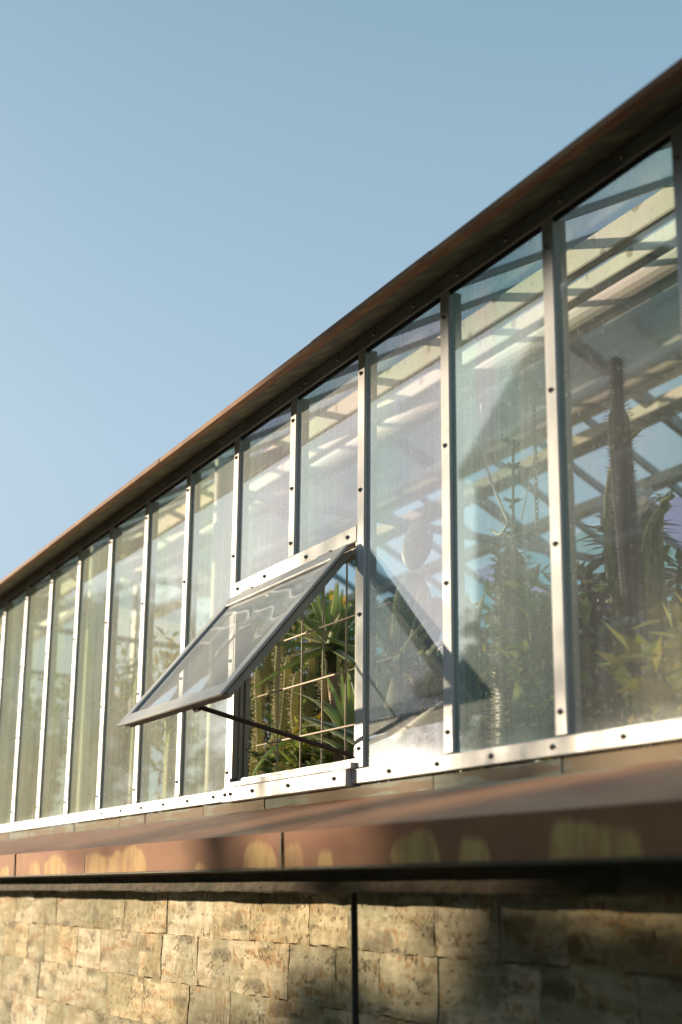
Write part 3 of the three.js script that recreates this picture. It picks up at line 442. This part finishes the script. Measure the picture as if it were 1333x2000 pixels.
// --- behind the first clear pane to the right of the window
{
  const t = thing('paddle_cactus', 'paddle cactus with rounded pads behind the hazy pane right of the window', 'cactus', [-5.72, 1.9, -.9]), r = rng(71), sp = new MB();
  const pad = (x, y, z, a, b, turn, lean) => { const g = new THREE.SphereGeometry(1, 22, 16); g.scale(a, b, .022); const c = new Float32Array(g.attributes.position.count * 3); for (let i = 0; i < c.length; i += 3) { const k = .85 + .3 * r(); c[i] = .17 * k; c[i + 1] = .21 * k; c[i + 2] = .13 * k; } g.setAttribute('color', new THREE.BufferAttribute(c, 3)); g.rotateZ(lean); g.rotateY(turn); g.translate(x, y, z); mesh('pad', g, M.skin, t); for (let k = 0; k < 40; k++) { const u = (r() - .5) * 2, w = (r() - .5) * 2; if (u * u + w * w > 1) continue; const p = V(u * a, w * b, .02 * (r() < .5 ? -1 : 1)).applyAxisAngle(V(0, 0, 1), lean).applyAxisAngle(V(0, 1, 0), turn).add(V(x, y, z)); sp.spike(p, V(r() - .5, r() - .5, 1), .03, .0016, [.5, .36, .2]); } };
  pad(.0, .22, 0, .12, .22, .6, .1); pad(.16, .52, .02, .11, .17, .4, -.4); pad(-.12, .58, -.02, .11, .17, .9, .5); pad(.02, .92, 0, .105, .165, .5, .05); pad(.24, .80, .05, .09, .14, .3, -.7); pad(-.2, .9, -.05, .09, .13, .8, .6); pad(.1, 1.2, .02, .08, .12, .5, -.3); sp.build('spines', M.veg, t).userData.kind = 'stuff';
}
aloe('broad grey green agave with one tall pointed leaf behind the pane right of the window', [-5.10, 2.06, -.46], 9, { name: 'agave', cat: 'agave', seed: 75, len: .52, w: .085, p0: .1, b0: -.3, teeth: .5, c0: [.22, .27, .19], c1: [.30, .34, .24], dry: 0, turn: 4.0 });
shrub('twiggy plant with small pink flowers behind the pane right of the window', [-5.22, 1.95, -.74], [.25, .15], .62, 340, { name: 'flowering_plant', cat: 'plant', seed: 77, leaf: .05, col: [.12, .15, .05], stems: 14 });
{ const t = thing('pink_blossom', 'small pink blossoms low behind the pane right of the open window', 'flowers', [-5.22, 2.39, -.62]), r = rng(79), m = new MB(); for (let k = 0; k < 6; k++) whorl(m, V((r() - .5) * .14, (r() - .5) * .12, (r() - .5) * .08), 7, .024, .45, [.62, .10, .13], r, .3); m.build('petals', M.leaf, t); }
cactus('thin dark twig with tufts crossing the pane right of the window', [-5.0, 1.95, -.6], [[[[.1, .05, 0], [.0, .3, .0], [-.22, .55, .02], [-.3, .78, .0]], .010]], { name: 'twig_plant', cat: 'plant', seed: 81, col: [.12, .10, .04], spine: .03, every: .03 });

// --- behind the second and third panes to the right
cactus('pair of slim green ribbed cacti at the left of the teal pane', [-4.68, 1.9, -.58], [[[[-.04, .0, 0], [-.04, .3, .0], [-.02, .60, 0]], .034], [[[.08, .0, .05], [.07, .35, .06], [.08, .72, .05]], .045]], { seed: 85, ribs: 6, col: [.12, .19, .07], spine: .012, every: .03 });
cactus('dark woolly brown cactus trunk in the middle of the teal pane', [-4.26, 1.9, -.5], [[[[-.02, 0, 0], [-.01, .4, 0], [.0, .86, 0]], .058], [[[-.14, 0, -.1], [-.15, .4, -.1], [-.13, .72, -.1]], .05]], { seed: 87, ribs: 0, col: [.10, .075, .045], spine: .035, every: .014 });
{ const t = thing('flower_spike', 'thin dark flower spike rising above the brown cactus trunk', 'plant', [-4.27, 2.5, -.52]), r = rng(89), m = new MB(); m.tube(curve([V(0, -.2, 0), V(.0, .3, 0), V(.01, .66, 0)], 8), () => .005, 6, () => [.10, .09, .07]); for (const [y, k] of [[.64, 8], [.55, 6], [.42, 6], [.3, 5]]) whorl(m, V(.005, y, 0), k, .06, .2, [.10, .12, .10], r, .5); m.build('stalk', M.veg, t); }
aloe('grey green aloe leaf drooping over at the left edge of the teal pane', [-4.76, 2.42, -.62], 6, { seed: 91, len: .34, w: .045, p0: .7, b0: -2.2, c0: [.19, .25, .15], c1: [.27, .32, .2], turn: 1.1, teeth: .4, stem: [0, -.5, 0] });
shrub('broad dark green bush low behind the second bar from the right', [-4.02, 1.9, -.52], [.2, .16], .78, 520, { seed: 93, leaf: .075, wide: .3, col: [.06, .10, .03], stems: 14, mix: .12, alt: [.24, .26, .06] });
{ const t = thing('hanging_cord', 'white cord hanging in a loop behind the teal pane', 'cord', [0, 0, 0]), m = new MB(); m.tube(curve([V(-4.92, 3.55, -.8), V(-4.90, 3.30, -.8), V(-4.84, 3.17, -.8), V(-4.75, 3.04, -.79), V(-4.71, 2.98, -.78), V(-4.76, 2.95, -.78), V(-4.86, 2.99, -.8)], 40), () => .006, 7, () => [.7, .68, .6]); m.tube(curve([V(-4.55, 3.4, -.86), V(-4.63, 3.2, -.85), V(-4.70, 3.0, -.84)], 10), () => .0025, 5, () => [.6, .56, .48]); m.build('strand', M.veg, t); }
{ const t = thing('chain', 'thin steel chain hanging behind the bar of the teal pane', 'chain'), g = new THREE.TorusGeometry(.011, .0028, 6, 12); g.scale(.7, 1.25, 1); for (let k = 0; k < 26; k++) { const o = mesh('link', g, M.steel, t); o.position.set(-4.65, 3.46 - k * .0205, -.88); o.rotation.y = k % 2 ? 1.5708 : 0; } }
cactus('tall dark ribbed cactus column with a spiny tip behind the large right pane', [-3.46, 1.9, -.40], [[[[.03, 0, 0], [.018, .5, 0], [-.008, .9, 0], [-.02, 1.14, 0]], .036], [[[-.018, 1.10, 0], [-.022, 1.20, 0], [-.018, 1.30, .0]], .021]], { seed: 95, gain: 1, ribs: 8, col: [.022, .026, .02], spine: .016, every: .012, n: 40, thorn: [.03, .03, .022] });
{ // white flowered succulent
  const t = thing('white_flowering_plant', 'plant with white flowers and narrow leaves beside the tall dark cactus', 'plant', [-3.86, 1.9, -.72]), r = rng(97), st = new MB(), lf = new MB(), fl = new MB();
  for (const [x, y, z] of [[-.10, .86, 0], [.10, .84, .02], [-.02, .90, -.04], [-.22, .72, .04], [.18, .70, -.06]]) { st.tube(curve([V(x * .3, 0, z), V(x * .6, y * .5, z), V(x, y, z)], 8), (u) => .016 - .007 * u, 7, () => jit([.14, .13, .07], r)); for (let q = 0; q < 3; q++) whorl(lf, V(x, y - q * .035, z), 12, .13, .12, [.10, .14, .05], r, .35 - q * .25); if (y > .8) for (let q = 0; q < 10; q++) whorl(fl, V(x + (r() - .5) * .10, y + .03 + (r() - .3) * .09, z + (r() - .5) * .08), 6, .062, .36, [.88, .87, .82], r, .5); }
  st.build('stems', M.bark, t); lf.build('foliage', M.leaf, t); fl.build('flowers', M.leaf, t);
}
shrub('dark bushy plant left of the tall dark cactus column', [-4.12, 1.9, -.78], [.26, .2], .82, 1500, { seed: 99, leaf: .06, wide: .3, col: [.045, .075, .025], stems: 20, mix: .06 });
{ const t = thing('curved_stem_plant', 'yellow green plant of arching tubular stems at the right edge of the frame', 'plant', [-3.42, 1.9, -.62]), r = rng(103), m = new MB(), q = new MB(); for (let k = 0; k < 13; k++) { const a = r() * 6.283, d = .12 + .2 * r(), h = .6 + .45 * r(), e = V(Math.cos(a) * d, h, Math.sin(a) * d * .6), pts = curve([V((r() - .5) * .1, 0, (r() - .5) * .1), V(e.x * 1.1, h * .55, e.z), e, V(e.x * .6, h + .1 * r(), e.z * .7)], 16); m.tube(pts, (u) => lerp(.019, .008, u), 8, (u) => jit(mix3([.14, .17, .04], [.30, .34, .07], u), r, .12)); for (let i = 8; i < 16; i += 2) whorl(q, pts[i], 4, .05, .1, [.16, .20, .06], r, .6); } m.build('stems', M.skin, t); q.build('foliage', M.leaf, t); }
shrub('amber and olive leaved plant glowing at the lower right pane corner', [-3.22, 1.9, -.42], [.24, .16], .44, 380, { name: 'leafy_plant', cat: 'plant', seed: 105, leaf: .085, wide: .28, col: [.24, .20, .03], mix: .4, alt: [.34, .34, .05], stems: 12 });
cactus('grey barrel shaped spiny cactus just left of the tall dark column', [-3.72, 1.9, -.62], [[[[0, .1, 0], [0, .4, 0], [.02, .66, 0]], .06]], { seed: 107, ribs: 9, col: [.12, .12, .07], spine: .016, every: .016 });
// --- mass of planting behind and along the left panes
const BACK = [
  [-6.4, -1.7, .9, 1.05, 1500, [.07, .11, .03]], [-5.2, -2.0, .9, .85, 1200, [.08, .11, .04]], [-4.4, -1.5, .6, .80, 1000, [.05, .085, .03]], [-3.2, -1.6, .7, .75, 900, [.06, .10, .03]], [-7.9, -.75, .45, 1.10, 1400, [.12, .16, .045]], [-8.8, -1.0, .5, 1.25, 1500, [.13, .16, .04]],
  [-9.9, -.8, .5, 1.35, 1500, [.10, .15, .04]], [-10.9, -1.1, .6, 1.3, 1500, [.14, .17, .05]], [-12.2, -.9, .7, 1.4, 1500, [.09, .14, .04]], [-13.6, -1.2, .7, 1.45, 1500, [.12, .16, .05]], [-9.4, -2.4, 1, 1.6, 1700, [.07, .10, .035]], [-11.8, -2.6, 1.1, 1.7, 1700, [.06, .09, .03]], [-7.2, -3.2, 1, 1.2, 1200, [.06, .09, .03]], [-14.8, -2.4, .6, 1.8, 1500, [.07, .10, .03]],
];
const WHERE = ['behind the aloe rosette at mid depth', 'well behind the paddle cactus', 'behind the teal pane at mid depth', 'far behind the tall dark cactus', 'behind the pane under the open sash', 'behind the fifth bar from the left', 'behind the fourth pane from the left', 'behind the third pane from the left', 'behind the second pane from the left', 'behind the leftmost pane in view', 'in the back row left of centre', 'in the back row further left', 'in the back row behind the window plants', 'by the far gable of the greenhouse'];
BACK.forEach(([x, z, R, h, n, col], k) => shrub(['bushy', 'loose', 'dense', 'spreading'][k % 4] + ' green greenhouse shrub ' + WHERE[k], [x, 1.9, z], [R, R * .5], h, n, { seed: 400 + k, leaf: .085, wide: .27, col, stems: 24, mix: .18, alt: [.26, .19, .05] }));
cactus('pale green cactus columns behind the panes under the open sash', [-8.3, 1.9, -.5], [[[[0, 0, 0], [0, .5, 0], [.02, .95, 0]], .06], [[[.3, 0, -.1], [.3, .4, -.1], [.28, .7, -.1]], .055], [[[.62, 0, 0], [.6, .3, 0], [.62, .55, 0]], .05]], { seed: 501, ribs: 7, col: [.22, .26, .08], spine: .012, every: .04 });

// ---------------------------------------------------------------- outside: cable, garden trees and a house mirrored in the panes
{ const t = thing('cable', 'dark cable hanging down in front of the stone wall', 'cable'), m = new MB(); m.tube(curve([V(-3.985, 1.70, .27), V(-3.99, 1.58, .255), V(-4.005, 1.50, .245), V(-4.01, 1.1, .235), V(-4.02, .6, .23), V(-4.03, .02, .25)], 30), () => .0105, 9, () => [.035, .03, .02]); m.build('sheath', M.veg, t); }
function tree(label, at, h, R, n, o = {}) { // trunk, limbs and a crown of leaf clumps with gaps
  const t = thing('tree', label, 'tree', at, o.group), r = rng(o.seed ?? 1), w = new MB(), f = new MB(), base = o.base ?? .35;
  w.tube(curve([V(0, 0, 0), V((r() - .5) * .3, h * .4, (r() - .5) * .3), V((r() - .5) * .4, h * .9, (r() - .5) * .4)], 12), (u) => lerp(h * .022, h * .004, u), 9, () => jit([.07, .05, .032], r));
  const clumps = [];
  for (let k = 0; k < (o.clumps ?? 26); k++) { const u = base + (1 - base) * Math.pow(r(), .9), a = r() * 6.283, q = R * (o.cone ? 1.05 * (1 - u) + .08 : Math.sqrt(Math.max(.1, 1 - Math.pow((u - .62) / .42, 2)))) * Math.sqrt(.15 + .85 * r()), e = V(Math.cos(a) * q, u * h * .97, Math.sin(a) * q); clumps.push([e, R * (o.cone ? .22 : .30) * (.7 + .6 * r())]); w.tube(curve([V(0, Math.max(.2, u - .18) * h, 0), V(e.x * .5, (u - .06) * h, e.z * .5), e], 6), (v) => lerp(h * .007, h * .0015, v), 5, () => jit([.07, .05, .032], r)); }
  for (let k = 0; k < n; k++) { const [e, cr] = clumps[Math.floor(r() * clumps.length)], d = V(r() - .5, r() - .5, r() - .5).normalize(), p = e.clone().addScaledVector(d, cr * Math.cbrt(r())), L = (o.leaf ?? .22) * (.6 + .8 * r()); f.leaf(p, V(r() - .5, r() - .6, r() - .5), V(r() - .5, 1, r() - .5), L, L * .34, jit(o.col ?? [.06, .095, .03], r, .35), .2, .2); }
  w.build('trunk', M.bark, t); const c = f.build('crown', M.leaf, t); c.userData.kind = 'stuff'; return t;
}
const TREES = [[-50, 16, 12, 4], [-55.5, 17, 13, 4.5], [-60, 15, 13.5, 4.5], [-67, 17, 15, 5], [-74, 15, 17, 5.5], [-83, 17, 19.5, 6], [-93, 15, 22, 7], [-27.6, 15.5, 8.4, 1.25], [-25.6, 16.5, 8.0, 1.3]];
TREES.forEach(([x, z, h, R], k) => tree(k < 7 ? ['first', 'second', 'third', 'fourth', 'fifth', 'sixth', 'farthest'][k] + ' tall leafy garden tree from the house, mirrored in the left panes' : k === 7 ? 'slim tree just left of the garden house, mirrored in the teal pane' : 'slim tree standing close against the garden house wall', [x, 0, z], h, R, R > 2 ? 5200 : 1500, { seed: 600 + k, base: .12, clumps: 34, leaf: .34, col: [.085, .12, .03], group: 'garden trees across the garden' }));
// the loose tree whose branches dapple the wall and the right half of the glass: clump = [x, y, z, radius, leaves]
{
  const t = thing('tree', 'loose spreading tree whose branches dapple the right part of the wall', 'tree', [-22.5, 0, 10]), r = rng(701), w = new MB(), f = new MB();
  w.tube(curve([V(0, 0, 0), V(.4, 1.8, .1), V(1.6, 3.4, 0), V(2.6, 5.0, .1)], 14), (u) => lerp(.09, .02, u), 9, () => jit([.07, .05, .032], r));
  for (const [x, y, z, cr, n] of [[-.46, 2.25, 0, .34, 420], [.2, 2.55, .1, .30, 300], [.95, 2.3, -.2, .42, 900], [1.65, 2.7, .1, .40, 700], [2.25, 2.2, 0, .46, 1700], [3.0, 2.7, .2, .5, 1600], [3.8, 2.3, -.1, .55, 3200], [3.1, 2.0, 0, .5, 2000], [4.7, 2.4, 0, .6, 3200], [3.2, 3.15, 0, .42, 700], [4.2, 3.2, .1, .55, 1800], [.6, 5.05, .1, .18, 60], [1.0, 5.06, .1, .2, 150], [1.5, 5.05, 0, .22, 240], [2.0, 5.08, .1, .22, 300], [2.5, 5.06, 0, .24, 380], [3.0, 5.05, .1, .26, 420], [3.5, 5.05, .1, .28, 480], [4.0, 5.03, 0, .3, 520], [4.6, 5.0, .1, .32, 600], [4.9, 3.5, 0, .5, 1500], [-.1, 3.4, 0, .3, 50], [.5, 4.4, 0, .4, 60]]) {
    w.tube(curve([V(1.2, Math.min(y - .3, 3), 0), V(x * .6 + .2, y - .15, z * .5), V(x, y, z)], 6), (v) => lerp(.014, .005, v), 5, () => jit([.07, .05, .032], r));
    for (let k = 0; k < n * 1.5; k++) { const d = V(r() - .5, r() - .5, r() - .5).normalize(), L = .13 * (.6 + .8 * r()); f.leaf(V(x, y, z).addScaledVector(d, cr * Math.cbrt(r())), V(r() - .5, r() - .6, r() - .5), V(r() - .5, 1, r() - .5), L, L * .42, jit([.06, .09, .03], r, .35), .2, .2); }
  }
  w.build('trunk', M.bark, t); f.build('crown', M.leaf, t).userData.kind = 'stuff';
}
{ // dark gabled house across the garden, mirrored in the right panes
  const t = thing('garden_house', 'gabled house across the garden mirrored in the teal pane', 'house', [-18.7, 0, 12]), s = new THREE.Shape([[-4.5, 0], [4.5, 0], [4.5, 9.4], [0, 12.4], [-4.5, 9.4]].map(([a, b]) => new THREE.Vector2(a, b))), g = new THREE.ExtrudeGeometry(s, { depth: 9, bevelEnabled: false });
  mesh('wall', metreUV(g), S({ color: new THREE.Color().setRGB(.10, .075, .05), roughness: .95 }), t);
  for (const sg of [-1, 1]) { const h = box(-2.75, -.1, -.3, 2.95, .1, 9.3); h.rotateZ(sg * -.588); h.translate(sg * 2.35, 10.98, 0); mesh('roof', h, S({ color: new THREE.Color().setRGB(.09, .05, .035), roughness: .9 }), t); }
  for (const y of [1.4, 4.4, 7.2]) for (const x of [-2.6, 0, 2.6]) { const f = mesh('window', box(x - .6, y, -.06, x + .6, y + 1.5, .02), M.white, t); mesh('pane', box(x - .5, y + .1, -.075, x + .5, y + 1.4, -.062), S({ color: new THREE.Color().setRGB(.02, .025, .03), roughness: .1 }), f); }
}
for (const [x, z, h, R, w] of [[-5.5, 7.6, 5.2, 2.1, 'to the left of'], [-.3, 8.2, 6, 2.5, 'straight behind'], [4.5, 6.6, 6, 2.4, 'to the right of']]) tree('unseen dense tree added to block sky light, across the path ' + w + ' the viewer', [x, 0, z], h, R, 5200, { seed: 900 + Math.round(x), base: .08, clumps: 46, leaf: .34, col: [.05, .075, .025] });  // unseen trees added behind the viewer to darken the right side
for (let k = 0; k < 9; k++) tree(['leftmost', 'second from left', 'third from left', 'fourth from left', 'middle', 'fourth from right', 'third from right', 'second from right', 'rightmost'][k] + ' low tree in the row beyond the greenhouse', [-20 + k * 3.6, 0, -11 - (k % 3) * 1.5], 4.2 + (k % 4) * .5, 2.0, 1500, { seed: 800 + k, base: .1, clumps: 20, leaf: .3, col: [.06, .09, .03], group: 'trees beyond the greenhouse' });

const renderer = new THREE.WebGLRenderer({ antialias: true });
renderer.toneMapping = THREE.LinearToneMapping; renderer.toneMappingExposure = EXPOSURE; renderer.shadowMap.enabled = true; renderer.shadowMap.type = THREE.PCFSoftShadowMap;
renderer.render(scene, camera);
